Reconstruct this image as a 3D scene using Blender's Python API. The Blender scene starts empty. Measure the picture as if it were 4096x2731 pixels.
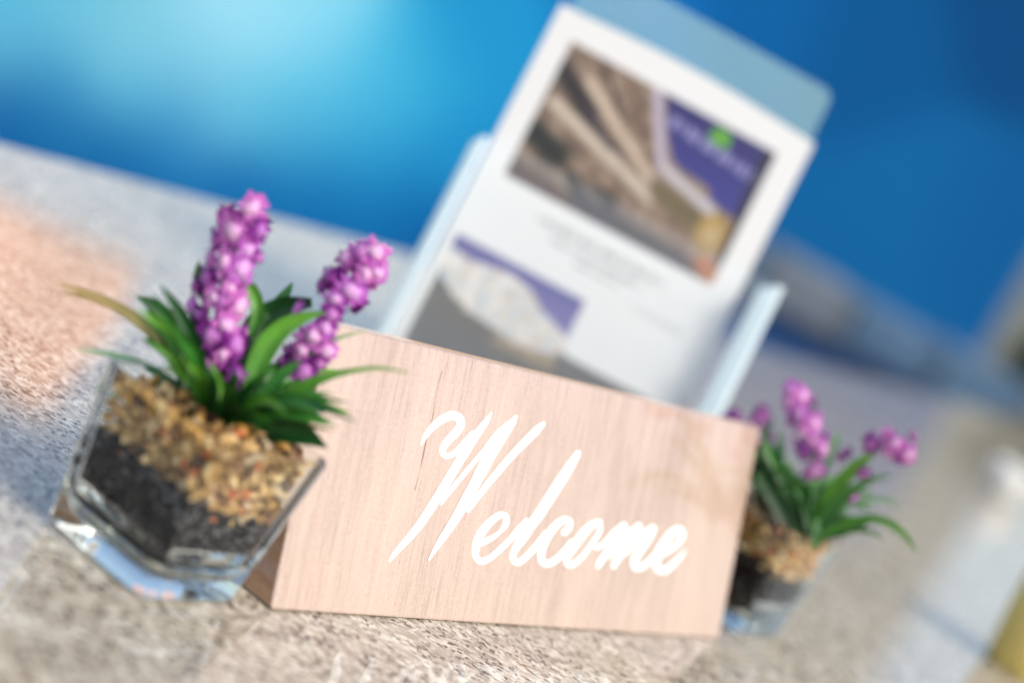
import bpy, bmesh, math, random
from math import sin, cos, tan, pi, radians, sqrt, atan2
from mathutils import Vector as V, Matrix, noise

# ------------------------------------------------------------------ camera
H, PITCH, ROLL, FPX, CX, CY = 0.30, 0.15011, 0.50741, 9671.11, 2048.0, 1365.5
FWD = V((0, cos(PITCH), -sin(PITCH)))
RT, DN = V((1, 0, 0)), V((0, -sin(PITCH), -cos(PITCH)))
CX_AX = RT * cos(ROLL) - DN * sin(ROLL)
CY_AX = RT * sin(ROLL) + DN * cos(ROLL)
CAM = V((0, 0, H))
scene = bpy.context.scene
COL = scene.collection
cam_d = bpy.data.cameras.new('camera')
cam_d.lens, cam_d.sensor_width, cam_d.sensor_fit = 85.0, 36.0, 'HORIZONTAL'
cam_d.clip_start, cam_d.clip_end = 0.05, 2000
cam_d.dof.use_dof = True
cam_d.dof.focus_distance = 1.12
cam_d.dof.aperture_fstop = 3.4
cam_d.dof.aperture_blades = 0
cam = bpy.data.objects.new('camera', cam_d)
COL.objects.link(cam)
m = Matrix.Identity(4)
for i, ax in enumerate((CX_AX, -CY_AX, -FWD)):
    for j in range(3):
        m[j][i] = ax[j]
m.translation = CAM
cam.matrix_world = m
scene.camera = cam

# ------------------------------------------------------------------ light
SUN_AZ, SUN_EL = radians(126), radians(46)
world = bpy.data.worlds.new('World')
scene.world = world
world.use_nodes = True
nt = world.node_tree
sky = nt.nodes.new('ShaderNodeTexSky')
sky.sky_type = 'NISHITA'
sky.sun_disc = False
sky.sun_elevation, sky.sun_rotation = SUN_EL, SUN_AZ
sky.air_density, sky.dust_density, sky.ozone_density = 1.0, 3.2, 0.0
nt.links.new(sky.outputs[0], nt.nodes['Background'].inputs[0])
nt.nodes['Background'].inputs[1].default_value = 0.125
sd = bpy.data.lights.new('sun', 'SUN')
sd.energy, sd.angle, sd.color = 1.35, radians(14), (1.0, 0.955, 0.84)
sun = bpy.data.objects.new('sun', sd)
COL.objects.link(sun)
S = V((sin(SUN_AZ) * cos(SUN_EL), cos(SUN_AZ) * cos(SUN_EL), sin(SUN_EL)))
sun.rotation_euler = S.to_track_quat('Z', 'Y').to_euler()
scene.view_settings.view_transform = 'Standard'
scene.view_settings.look = 'None'
scene.view_settings.exposure = 0.92
scene.view_settings.gamma = 1.0
scene.render.engine = 'CYCLES'
cy = scene.cycles
cy.max_bounces, cy.transmission_bounces, cy.transparent_max_bounces = 16, 12, 24
cy.glossy_bounces, cy.diffuse_bounces = 6, 4
cy.sample_clamp_indirect = 6.0
cy.blur_glossy = 0.6
cy.use_denoising = True

# ------------------------------------------------------------------ helpers
rnd = random.Random(7)


def ray(x, y):
    return CX_AX * ((x - CX) / FPX) + CY_AX * ((y - CY) / FPX) + FWD


def at(x, y, d):
    """the place that lies d metres in front of the lens along this line of sight"""
    return CAM + ray(x, y) * d


def on_z(x, y, z=0.0):
    r = ray(x, y)
    return CAM + r * ((z - H) / r.z)


def on_plane(x, y, P, N):
    r = ray(x, y)
    return CAM + r * ((P - CAM).dot(N) / r.dot(N))


def lin(*c):
    return tuple((v / 255 / 12.92) if v / 255 <= 0.04045 else ((v / 255 + 0.055) / 1.055) ** 2.4 for v in c)


def empty(name, label, cat, loc, group=None):
    o = bpy.data.objects.new(name, None)
    COL.objects.link(o)
    o.location = loc
    o.empty_display_size = 0.02
    o['label'], o['category'], o['kind'] = label, cat, 'thing'
    if group:
        o['group'] = group
    return o


def obj(name, me, mat=None, parent=None, smooth=False, **props):
    """link a mesh (vertices in world space, or local ones if the object is moved later)"""
    if isinstance(me, bmesh.types.BMesh):
        b = me
        me = bpy.data.meshes.new(name)
        b.normal_update()
        b.to_mesh(me)
        b.free()
    o = bpy.data.objects.new(name, me)
    COL.objects.link(o)
    if mat and not me.materials:
        me.materials.append(mat)
    if smooth:
        for p in me.polygons:
            p.use_smooth = True
    if parent:
        o.parent = parent
        o.matrix_parent_inverse = Matrix.Translation(parent.location).inverted()
    for k, v in props.items():
        o[k] = v
    return o


def mesh(name, vs, fs, cols=None):
    me = bpy.data.meshes.new(name)
    me.from_pydata([tuple(v) for v in vs], [], fs)
    if cols:
        a = me.color_attributes.new('col', 'FLOAT_COLOR', 'POINT')
        a.data.foreach_set('color', [c for q in cols for c in (*q[:3], 1.0)])
    me.update()
    return me


def slab(O, U, W, N, s0, s1, t0, t1, n0, n1, bevel=0.0, seg=2):
    b = bmesh.new()
    q = [b.verts.new(O + U * s + W * t + N * n) for n in (n0, n1) for t in (t0, t1) for s in (s0, s1)]
    for f in ((0, 1, 3, 2), (4, 6, 7, 5), (0, 4, 5, 1), (2, 3, 7, 6), (0, 2, 6, 4), (1, 5, 7, 3)):
        b.faces.new([q[i] for i in f])
    bmesh.ops.recalc_face_normals(b, faces=b.faces)
    if bevel:
        bmesh.ops.bevel(b, geom=b.edges[:], offset=bevel, segments=seg, affect='EDGES', profile=0.5)
    return b


class Mat:
    """small node-graph writer"""

    def __init__(self, name):
        self.m = bpy.data.materials.new(name)
        self.m.use_nodes = True
        self.t = self.m.node_tree
        self.t.nodes.clear()
        self.out = self.t.nodes.new('ShaderNodeOutputMaterial')

    def n(self, kind, _out=0, **k):
        nd = self.t.nodes.new(kind)
        for a, v in k.items():
            if a.startswith('i_'):
                key = a[2:]
                sock = nd.inputs[int(key)] if key.isdigit() else nd.inputs[key.replace('_', ' ')]
                if isinstance(v, bpy.types.NodeSocket):
                    self.t.links.new(v, sock)
                else:
                    sock.default_value = v
            else:
                setattr(nd, a, v)
        self.last = nd
        return nd.outputs[_out]

    def coord(self, which='Object'):
        return self.t.nodes.new('ShaderNodeTexCoord').outputs[which]

    def ramp(self, fac, stops, interp='LINEAR'):
        nd = self.t.nodes.new('ShaderNodeValToRGB')
        nd.color_ramp.interpolation = interp
        el = nd.color_ramp.elements
        while len(el) < len(stops):
            el.new(0.5)
        for e, (p, c) in zip(el, stops):
            e.position = p
            e.color = (*c, 1) if len(c) == 3 else c
        self.t.links.new(fac, nd.inputs[0])
        return nd.outputs[0]

    def mix(self, fac, a, b, blend='MIX'):
        nd = self.t.nodes.new('ShaderNodeMix')
        nd.data_type, nd.blend_type = 'RGBA', blend
        for s, v in ((nd.inputs[0], fac), (nd.inputs[6], a), (nd.inputs[7], b)):
            if isinstance(v, bpy.types.NodeSocket):
                self.t.links.new(v, s)
            else:
                s.default_value = v if not isinstance(v, tuple) or len(v) == 4 else (*v, 1)
        return nd.outputs[2]

    def bump(self, h, dist, strength=1.0):
        return self.n('ShaderNodeBump', i_Strength=strength, i_Distance=dist, i_Height=h)

    def pbsdf(self, **k):
        return self.n('ShaderNodeBsdfPrincipled', **k)

    def done(self, s):
        self.t.links.new(s, self.out.inputs[0])
        return self.m


def c4(c):
    return (*c[:3], 1.0)


def plain(name, col, rough=0.5, vary=0.15, scale=60, spec=0.5):
    q = Mat(name)
    nz = q.n('ShaderNodeTexNoise', i_Vector=q.coord(), i_Scale=scale, i_Detail=4.0)
    c = q.ramp(nz, [(0.3, tuple(v * (1 - vary) for v in col)), (0.7, tuple(min(1, v * (1 + vary)) for v in col))])
    return q.done(q.pbsdf(i_Base_Color=c, i_Roughness=rough, i_Specular_IOR_Level=spec))


def attr_mat(name, rough=0.5, spec=0.5, transl=0.0, mul=1.0, bump=None):
    """colour comes from the mesh's own 'col' attribute (flat print, petals, leaves)"""
    q = Mat(name)
    c = q.n('ShaderNodeVertexColor', layer_name='col')
    if mul != 1.0:
        c = q.mix(1.0, c, (mul, mul, mul), 'MULTIPLY')
    k = {}
    if bump:
        k['i_Normal'] = q.bump(q.n('ShaderNodeTexNoise', i_Vector=q.coord(), i_Scale=bump[0]), bump[1])
    s = q.pbsdf(i_Base_Color=c, i_Roughness=rough, i_Specular_IOR_Level=spec, **k)
    if transl:
        tr = q.n('ShaderNodeBsdfTranslucent', i_Color=c)
        s = q.n('ShaderNodeMixShader', i_0=transl, i_1=s, i_2=tr)
    return q.done(s)


# ------------------------------------------------------------------ materials
def granite():
    q = Mat('polished_granite')
    co = q.coord()
    warp = q.n('ShaderNodeTexNoise', 1, i_Vector=co, i_Scale=260.0, i_Detail=2.0)
    cw = q.n('ShaderNodeVectorMath', operation='MULTIPLY_ADD', i_0=warp, i_1=(0.003, 0.003, 0.003), i_2=co)
    grain = q.n('ShaderNodeTexVoronoi', 1, i_Vector=cw, i_Scale=330.0)          # cell colour
    sep = q.n('ShaderNodeSeparateColor', i_0=grain)
    light = q.ramp(sep, [(0.0, (0.22, 0.19, 0.15)), (0.35, (0.37, 0.33, 0.265)), (0.7, (0.50, 0.46, 0.38)), (1.0, (0.68, 0.65, 0.57))])
    big = q.n('ShaderNodeTexNoise', i_Vector=co, i_Scale=38.0, i_Detail=3.0, i_Roughness=0.6)
    light = q.mix(q.ramp(big, [(0.42, (0, 0, 0)), (0.7, (0.5, 0.5, 0.5))]), light, (0.29, 0.24, 0.19))
    clus = q.n('ShaderNodeTexNoise', i_Vector=co, i_Scale=75.0, i_Detail=3.0)
    sp = q.n('ShaderNodeTexVoronoi', 1, i_Vector=cw, i_Scale=420.0)
    sps = q.n('ShaderNodeSeparateColor', 1, i_0=sp)
    dark = q.n('ShaderNodeMath', operation='MULTIPLY_ADD', i_0=clus, i_1=0.75, i_2=sps)
    fac = q.ramp(dark, [(1.10, (0, 0, 0)), (1.14, (1, 1, 1))])
    sps2 = q.n('ShaderNodeMath', operation='MULTIPLY_ADD', i_0=clus, i_1=0.9, i_2=-0.42)
    fac = q.n('ShaderNodeMath', operation='GREATER_THAN', i_0=q.n('ShaderNodeMath', operation='ADD', i_0=sps, i_1=sps2), i_1=0.9)
    sd_ = q.n('ShaderNodeSeparateColor', 2, i_0=sp)
    dcol = q.ramp(sd_, [(0.0, (0.025, 0.022, 0.02)), (0.6, (0.07, 0.05, 0.04)), (1.0, (0.16, 0.11, 0.08))])
    c = q.mix(fac, light, dcol)
    return q.done(q.pbsdf(i_Base_Color=c, i_Roughness=0.06, i_IOR=1.6, i_Specular_IOR_Level=0.5))


def veneer(name, a, b, rough):
    """wood with its grain along local Z"""
    q = Mat(name)
    co = q.coord()
    mp = q.n('ShaderNodeMapping', i_Vector=co, i_Scale=(1.0, 1.0, 0.035))
    n1 = q.n('ShaderNodeTexNoise', i_Vector=mp, i_Scale=150.0, i_Detail=6.0, i_Roughness=0.62, i_Distortion=0.3)
    mp2 = q.n('ShaderNodeMapping', i_Vector=co, i_Scale=(1.0, 1.0, 0.05))
    n2 = q.n('ShaderNodeTexNoise', i_Vector=mp2, i_Scale=900.0, i_Detail=3.0)
    f = q.mix(0.55, n1, n2)
    n3 = q.n('ShaderNodeTexNoise', i_Vector=q.n('ShaderNodeMapping', i_Vector=co, i_Scale=(1.0, 1.0, 0.3)), i_Scale=22.0, i_Detail=3.0)
    f = q.mix(0.3, f, n3)
    c = q.ramp(f, [(0.38, b), (0.50, tuple((x * 2 + y) / 3 for x, y in zip(a, b))), (0.62, a)])
    mp3 = q.n('ShaderNodeMapping', i_Vector=co, i_Scale=(1.0, 1.0, 0.25))
    fl = q.n('ShaderNodeTexNoise', i_Vector=mp3, i_Scale=1500.0, i_Detail=2.0)
    pores = q.ramp(fl, [(0.60, (1, 1, 1)), (0.72, (0.72, 0.62, 0.55))])
    c = q.mix(1.0, c, pores, 'MULTIPLY')
    gl = q.n('ShaderNodeTexNoise', i_Vector=q.n('ShaderNodeMapping', i_Vector=co, i_Scale=(1.0, 1.0, 0.35)), i_Scale=1900.0, i_Detail=1.0)
    c = q.mix(q.ramp(gl, [(0.62, (0, 0, 0)), (0.74, (0.55, 0.55, 0.55))]), c, (0.80, 0.66, 0.54))  # bright flecks painted into the wood colour as varnish glints
    nm = q.bump(q.mix(0.5, n2, fl), 0.00035, 0.5)
    return q.done(q.pbsdf(i_Base_Color=c, i_Roughness=rough, i_Normal=nm, i_Coat_Weight=1.0, i_Coat_Roughness=0.07, i_Coat_IOR=1.75))


def clear_glass():
    q = Mat('clear_glass')
    g = q.n('ShaderNodeBsdfGlass', i_Color=(0.965, 0.985, 0.975, 1), i_Roughness=0.0, i_IOR=1.42)
    return q.done(g)


def acrylic(name, haze, tint, hz=(0.84, 0.93, 0.96)):
    q = Mat(name)
    fr = q.n('ShaderNodeFresnel', i_IOR=1.49)
    fr = q.n('ShaderNodeMath', operation='MULTIPLY', i_0=fr, i_1=q.n('ShaderNodeMath', operation='SUBTRACT', i_0=1.0, i_1=q.n('ShaderNodeNewGeometry', 6)))
    tr = q.n('ShaderNodeBsdfTransparent', i_Color=c4(tint))
    gl = q.n('ShaderNodeBsdfGlossy', i_Color=(1, 1, 1, 1), i_Roughness=0.04)
    s = q.n('ShaderNodeMixShader', i_0=fr, i_1=tr, i_2=gl)
    df = q.n('ShaderNodeBsdfDiffuse', i_Color=c4(hz))
    tl = q.n('ShaderNodeBsdfTranslucent', i_Color=c4(hz))
    d2 = q.n('ShaderNodeMixShader', i_0=0.55, i_1=df, i_2=tl)
    return q.done(q.n('ShaderNodeMixShader', i_0=haze, i_1=s, i_2=d2))


M_GRANITE = granite()
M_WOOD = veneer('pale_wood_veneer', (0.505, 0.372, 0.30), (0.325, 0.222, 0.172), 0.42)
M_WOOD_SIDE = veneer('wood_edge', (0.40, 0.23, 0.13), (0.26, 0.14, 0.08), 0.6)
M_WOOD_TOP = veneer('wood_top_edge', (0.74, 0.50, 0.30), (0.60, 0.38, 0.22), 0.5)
M_PAINT = plain('white_paint', (0.82, 0.825, 0.82), 0.5, 0.06, 900)
M_CRACK = plain('dark_crack', (0.17, 0.11, 0.085), 0.8)
M_GLASS = clear_glass()
M_ACRYL = acrylic('clear_acrylic', 0.03, (0.995, 1.0, 1.0))
M_ACRYL_BACK = acrylic('sky_veil_acrylic', 0.17, (0.86, 0.99, 0.97), (0.62, 0.93, 0.86))  # cyan diffuse haze put into the colour in place of reflected sky
M_ACRYL_EDGE = acrylic('lit_edge_acrylic', 0.9, (0.93, 0.97, 0.99))  # clear acrylic made mostly diffuse white, so the side walls look lit
M_PANE = acrylic('thin_glass_wall', 0.001, (0.975, 0.99, 0.985))
M_SOIL = attr_mat('black_soil', 0.7, 0.1)
M_LEAF = attr_mat('leaf_green', 0.42, 0.45, 0.25, mul=0.95)
M_PETAL = attr_mat('petal', 0.95, 0.03, 0.35)
M_STEM = plain('stem_green', (0.07, 0.20, 0.05), 0.5, 0.3, 200)
M_PRINT = attr_mat('printed_paper', 0.35, 0.4, mul=0.585)
M_BOARD = attr_mat('blue_board', 0.9, 0.06, mul=1.0)
M_PAPER = plain('white_paper', (0.82, 0.83, 0.83), 0.5, 0.02)
M_STONES = []
for i, c in enumerate([(0.36, 0.205, 0.065), (0.50, 0.32, 0.125), (0.60, 0.43, 0.21), (0.19, 0.09, 0.03), (0.45, 0.13, 0.04), (0.58, 0.45, 0.29), (0.07, 0.038, 0.02), (0.46, 0.25, 0.05)]):
    M_STONES.append(plain('gravel_chip', c, 0.6, 0.35, 260))

# ------------------------------------------------------------------ counter and ground
E0, E1 = on_z(0, 570), on_z(1700, 1030)
ED = (E1 - E0).normalized()                 # along the far edge
EN = V((-ED.y, ED.x, 0))                    # away from the counter, past its far edge
counter = empty('counter', 'long polished speckled granite counter that carries the sign and pots', 'counter', E0 - EN * 0.7 + V((0, 0, -1.0)))
obj('countertop', slab(E0, ED, EN, V((0, 0, 1)), -3.5, 5.5, -2.2, 0, -0.04, 0, 0.004), M_GRANITE, counter)
obj('cabinet', slab(E0, ED, EN, V((0, 0, 1)), -3.45, 5.45, -2.1, -0.08, -1.0, -0.042), plain('cabinet_grey', (0.3, 0.3, 0.3)), counter)
g = mesh('ground', [(-400, -400, -1), (400, -400, -1), (400, 400, -1), (-400, 400, -1)], [(0, 1, 2, 3)])
obj('ground', g, plain('paving', (0.36, 0.34, 0.31), 0.8, 0.15, 3), None, kind='structure')

# ------------------------------------------------------------------ sign
YAW, LEAN, SW, SH = 1.04044, 0.35808, 0.4376, 0.1235
SU = V((cos(YAW), sin(YAW), 0))
SNB = V((-sin(YAW), cos(YAW), 0))            # horizontal, towards the sign's back
SV = V((0, 0, 1)) * cos(LEAN) + SNB * sin(LEAN)
SN = SU.cross(SV)                            # out of its face
SA = V((-0.03366, 0.98814, 0.0005))
sign = empty('welcome_sign', 'pale wooden wedge sign reading Welcome in white script, between two flower pots', 'sign', SA)
SROT = Matrix((SU, SNB, (0, 0, 1))).transposed().to_4x4()


def sign_local(p):
    """world point -> the sign's own axes (X along, Z up its face)"""
    d = p - SA
    return V((d.dot(SU), d.dot(SN), d.dot(SV)))


def sign_part(name, me, mat, **k):
    """parts of the sign carry their own axes, so the grain runs up the face"""
    fr = Matrix((SU, -SN, SV)).transposed().to_4x4()
    fr.translation = SA
    o = obj(name, me, mat, None, **k)
    o.parent = sign
    o.matrix_parent_inverse = Matrix.Identity(4)
    o.matrix_basis = Matrix.Translation(sign.location).inverted() @ fr
    return o


def L(p):                                   # world -> frame of sign_part
    d = p - SA
    return V((d.dot(SU), d.dot(-SN), d.dot(SV)))


top_z = SV * SH
TT = 0.006
wA, wB = SA, SA + SU * SW
wD, wC = SA + top_z, SA + SU * SW + top_z
bk = SNB * (SH * sin(LEAN) + TT)
wE, wF = SA + bk, SA + SU * SW + bk
wG, wH = V((wE.x, wE.y, wD.z)), V((wF.x, wF.y, wC.z))
b = bmesh.new()
q = [b.verts.new(L(p)) for p in (wA, wB, wC, wD, wE, wF, wH, wG)]
fc = [(0, 1, 2, 3), (3, 2, 6, 7), (7, 6, 5, 4), (4, 5, 1, 0), (0, 3, 7, 4), (1, 5, 6, 2)]
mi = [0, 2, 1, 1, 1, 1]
for f, k in zip(fc, mi):
    b.faces.new([q[i] for i in f]).material_index = k
bmesh.ops.recalc_face_normals(b, faces=b.faces)
bmesh.ops.bevel(b, geom=b.edges[:], offset=0.0012, segments=3, affect='EDGES', profile=0.5)
me = bpy.data.meshes.new('block')
b.to_mesh(me)
b.free()
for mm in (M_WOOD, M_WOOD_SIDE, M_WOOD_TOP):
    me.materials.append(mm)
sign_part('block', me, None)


def catmull(pts, n=7):
    out = []
    P = [pts[0]] + list(pts) + [pts[-1]]
    for i in range(1, len(P) - 2):
        for k in range(n):
            t = k / n
            out.append(tuple(0.5 * (2 * b_ + (c_ - a_) * t + (2 * a_ - 5 * b_ + 4 * c_ - d_) * t * t + (3 * b_ - a_ - 3 * c_ + d_) * t ** 3)
                             for a_, b_, c_, d_ in zip(P[i - 1], P[i], P[i + 1], P[i + 2])))
    out.append(tuple(pts[-1]))
    return out


def strokes_mesh(strokes, z0, thin=0.9):
    """brush strokes of white paint lying on the face: flat ribbons with rounded ends, each a hair above the last"""
    vs, fs = [], []
    z = z0
    for st in strokes:
        pts = [(x, y, w * thin) for x, y, w in catmull(st)]
        L3 = []
        for (x, y, w) in pts:
            p = on_plane(x, y, SA, SN)
            L3.append((L(p), max(w, 3.0)))
        n = len(L3)
        base = len(vs)
        for i, ((x, y, w), (p, _)) in enumerate(zip(pts, L3)):
            a, c = pts[max(i - 1, 0)], pts[min(i + 1, n - 1)]
            dx, dy = c[0] - a[0], c[1] - a[1]
            l = math.hypot(dx, dy) or 1
            nx, ny = -dy / l * w / 2, dx / l * w / 2
            zz = z + 0.00002 * i / n
            for sgn in (1, -1):
                r = L(on_plane(x + nx * sgn, y + ny * sgn, SA, SN))
                vs.append(V((r.x, -zz, r.z)))
        for i in range(n - 1):
            k = base + 2 * i
            fs.append((k, k + 1, k + 3, k + 2))
        z += 0.00003
        for (x, y, w) in (pts[0], pts[-1]):       # round ends
            k = len(vs)
            for a in range(14):
                r = L(on_plane(x + cos(a * pi / 7) * w / 2, y + sin(a * pi / 7) * w / 2, SA, SN))
                vs.append(V((r.x, -z, r.z)))
            fs.append(tuple(range(k, k + 14)))
            z += 0.00001
    return mesh('letter', vs, fs)


def crop(ox, oy, s, shrink=0):
    return lambda *pts: [(ox + x / s, oy + y / s, (w - shrink) / s) for x, y, w in pts]


A_, B_, C_ = crop(1500, 1600, 2.24), crop(1850, 1900, 3.92), crop(2250, 2000, 4.276, 38)
LETTERS = [
    [A_((415, 395, 22), (450, 322, 48), (520, 236, 66), (600, 172, 78), (685, 138, 88), (750, 158, 84), (766, 220, 80), (722, 292, 84), (655, 358, 78), (610, 425, 66), (612, 482, 58), (655, 500, 52), (720, 468, 62), (800, 400, 84), (880, 310, 86)),
     A_((1040, 115, 20), (985, 200, 58), (885, 340, 80), (788, 490, 86), (696, 640, 85), (592, 815, 86), (498, 965, 86), (395, 1118, 78), (285, 1250, 66), (190, 1355, 50), (128, 1438, 22)),
     A_((590, 915, 44), (668, 815, 46), (770, 690, 46), (905, 530, 48), (990, 440, 60), (1090, 320, 80), (1200, 215, 66)),
     A_((1262, 145, 30), (1218, 210, 70), (1108, 370, 94), (1003, 530, 114), (905, 720, 104), (815, 880, 96), (740, 1020, 92), (645, 1170, 76), (560, 1295, 56), (478, 1430, 16)),
     A_((830, 975, 60), (960, 805, 62), (1078, 662, 66), (1198, 520, 70), (1320, 392, 74), (1440, 270, 72), (1502, 212, 42))],
    [B_((300, 1060, 110), (400, 1010, 104), (500, 955, 80), (590, 880, 62), (655, 800, 96), (690, 710, 104), (665, 640, 110), (590, 620, 118), (480, 690, 130), (372, 795, 146), (290, 905, 156), (225, 1050, 148), (200, 1180, 128), (212, 1280, 112), (290, 1345, 118), (400, 1310, 110), (520, 1220, 102), (640, 1110, 100), (760, 990, 100), (880, 850, 110), (1000, 720, 112))],
    [B_((1811, -350, 84), (1700, -170, 146), (1540, 80, 176), (1380, 330, 180), (1220, 580, 180), (1060, 800, 168), (930, 1000, 166), (840, 1130, 130), (790, 1250, 112), (805, 1340, 110), (880, 1362, 112), (980, 1290, 112), (1090, 1180, 112), (1200, 1060, 122), (1320, 910, 130))],
    [B_((1600, 890, 118), (1660, 820, 112), (1680, 730, 104), (1620, 690, 106), (1530, 725, 118), (1430, 815, 134), (1340, 940, 136), (1270, 1080, 134), (1232, 1220, 122), (1240, 1330, 116), (1310, 1382, 124), (1400, 1360, 116), (1500, 1290, 112), (1600, 1190, 114), (1720, 1050, 122))],
    [C_((620, 370, 150), (500, 420, 170), (380, 530, 190), (260, 690, 196), (150, 840, 186), (82, 960, 166), (72, 1060, 146), (130, 1108, 146), (230, 1060, 136), (330, 970, 128), (430, 840, 118), (530, 700, 116), (620, 560, 114), (648, 450, 110), (625, 380, 120)),
     C_((500, 760, 90), (580, 802, 126), (660, 772, 118), (760, 680, 124), (880, 560, 150), (980, 460, 140))],
    [C_((1040, 430, 166), (980, 560, 178), (880, 720, 168), (760, 890, 158), (640, 1060, 146), (605, 1125, 124)),
     C_((800, 990, 70), (900, 850, 90), (1050, 640, 110), (1180, 500, 130)),
     C_((1290, 440, 174), (1230, 580, 178), (1130, 740, 168), (1010, 900, 158), (900, 1060, 146), (870, 1128, 130)),
     C_((1080, 950, 60), (1200, 760, 100), (1330, 600, 120), (1440, 510, 130)),
     C_((1530, 480, 184), (1470, 620, 188), (1370, 780, 178), (1260, 940, 184), (1220, 1060, 174), (1250, 1148, 166), (1340, 1140, 146), (1450, 1060, 150), (1560, 960, 160))],
    [C_((1690, 930, 120), (1830, 850, 120), (1950, 760, 122), (2035, 640, 132), (2045, 540, 134), (1970, 490, 144), (1860, 565, 168), (1760, 705, 186), (1660, 865, 196), (1605, 1000, 186), (1602, 1120, 164), (1665, 1200, 154), (1780, 1180, 154), (1890, 1090, 134), (2000, 970, 112), (2105, 850, 60))],
]
for k, st in enumerate(LETTERS):
    sign_part('letter', strokes_mesh(st, 0.00008 + 0.00002 * (k % 2), 0.93 if k == 0 else 0.86), M_PAINT)
# the dark split in the veneer
cr = [(1768, 1485), (1752, 1540), (1742, 1600), (1733, 1660), (1717, 1730), (1704, 1760), (1692, 1820), (1680, 1880), (1668, 1930), (1660, 1960)]
vs, fs = [], []
for i, (x, y) in enumerate(cr):
    w = 2.4 * (1 - abs(i / (len(cr) - 1) - 0.45) * 1.5) + 1.0 + rnd.uniform(-0.8, 0.8)
    for s_ in (-0.5, 0.5):
        r = L(on_plane(x + s_ * w + rnd.uniform(-1.5, 1.5), y, SA, SN))
        vs.append(V((r.x, -0.00004, r.z)))
    if i:
        fs.append((2 * i - 2, 2 * i - 1, 2 * i + 1, 2 * i))
sign_part('crack', mesh('crack', vs, fs), M_CRACK)

# ------------------------------------------------------------------ flower pots
def rsq(h, r, n=6):
    """outline of a rounded square of half-size h and corner radius r"""
    out = []
    for cx_, cy_, a0 in ((h - r, h - r, 0), (-h + r, h - r, 90), (-h + r, -h + r, 180), (h - r, -h + r, 270)):
        for k in range(n + 1):
            a = radians(a0 + 90 * k / n)
            out.append((cx_ + r * cos(a), cy_ + r * sin(a)))
    return out


FLARE = 0.0058


def pot_mesh(s, hg):
    """thick-walled square glass: outer wall, rounded foot, rim, inner wall, heavy inner floor"""
    h = s / 2
    prof = []                                     # half-size, corner radius, z
    for a in range(0, 91, 18):
        t = radians(a)
        prof.append((h - 0.0034 * (1 - sin(t)) - 0.0010, 0.0075, 0.0038 * (1 - cos(t)) + 0.0004))
    prof += [(h - 0.0009, 0.0080, 0.0205), (h - 0.0007, 0.0080, hg * 0.4), (h - 0.0004, 0.0080, hg - 0.0014), (h - 0.0012, 0.0075, hg), (h - 0.0028, 0.0062, hg), (h - 0.0036, 0.0056, hg - 0.0014)]
    prof += [(h - 0.0041, 0.0055, 0.024)]
    for a in range(0, 91, 15):
        t = radians(a)
        prof.append((h - 0.0041 - 0.011 * (1 - cos(t)), 0.008, 0.0195 - 0.0108 * sin(t)))
    vs, fs, n = [], [], 0
    for hs, r, z in prof:
        hs += FLARE * (z / hg - 0.4)
        ring = rsq(hs, min(r, hs * 0.9))
        n = len(ring)
        vs += [V((x, y, z)) for x, y in ring]
    for i in range(len(prof) - 1):
        for k in range(n):
            k2 = (k + 1) % n
            fs.append((i * n + k, i * n + k2, (i + 1) * n + k2, (i + 1) * n + k))
    fs.append(tuple(reversed(range(n))))
    last = (len(prof) - 1) * n
    fs.append(tuple(range(last, last + n)))
    me = mesh('glass_pot', vs, fs)
    me.materials.append(M_GLASS)
    me.materials.append(M_PANE)
    # the flat walls are thin panes; the corners, rim and heavy foot bend the light as solid glass
    flat = [6, 7, 11]
    for i in flat:
        for k in range(n):
            if k % 7 == 6 or 14 <= k < 20:
                me.polygons[i * n + k].material_index = 1
    return me


def chip(seed):
    r = random.Random(seed)
    b = bmesh.new()
    for _ in range(13):
        d = V((r.gauss(0, 1), r.gauss(0, 1), r.gauss(0, 1))).normalized() * r.uniform(0.8, 1.05)
        b.verts.new((d.x * 1.25, d.y * 0.9, d.z * 0.75))
    bmesh.ops.convex_hull(b, input=b.verts[:])
    for v in [v for v in b.verts if not v.link_faces]:
        b.verts.remove(v)
    me = bpy.data.meshes.new('pebble')
    b.to_mesh(me)
    b.free()
    return me


CHIPS = []
for i in range(16):
    me = chip(100 + i)
    me.materials.append(M_STONES[[0, 1, 2, 3, 4, 5, 6, 7, 1, 0, 7, 0, 3, 1, 3, 2][i]])
    CHIPS.append(me)


def lerp3(a, b_, f):
    return tuple(x * (1 - f) + y * f for x, y in zip(a, b_))


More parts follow.
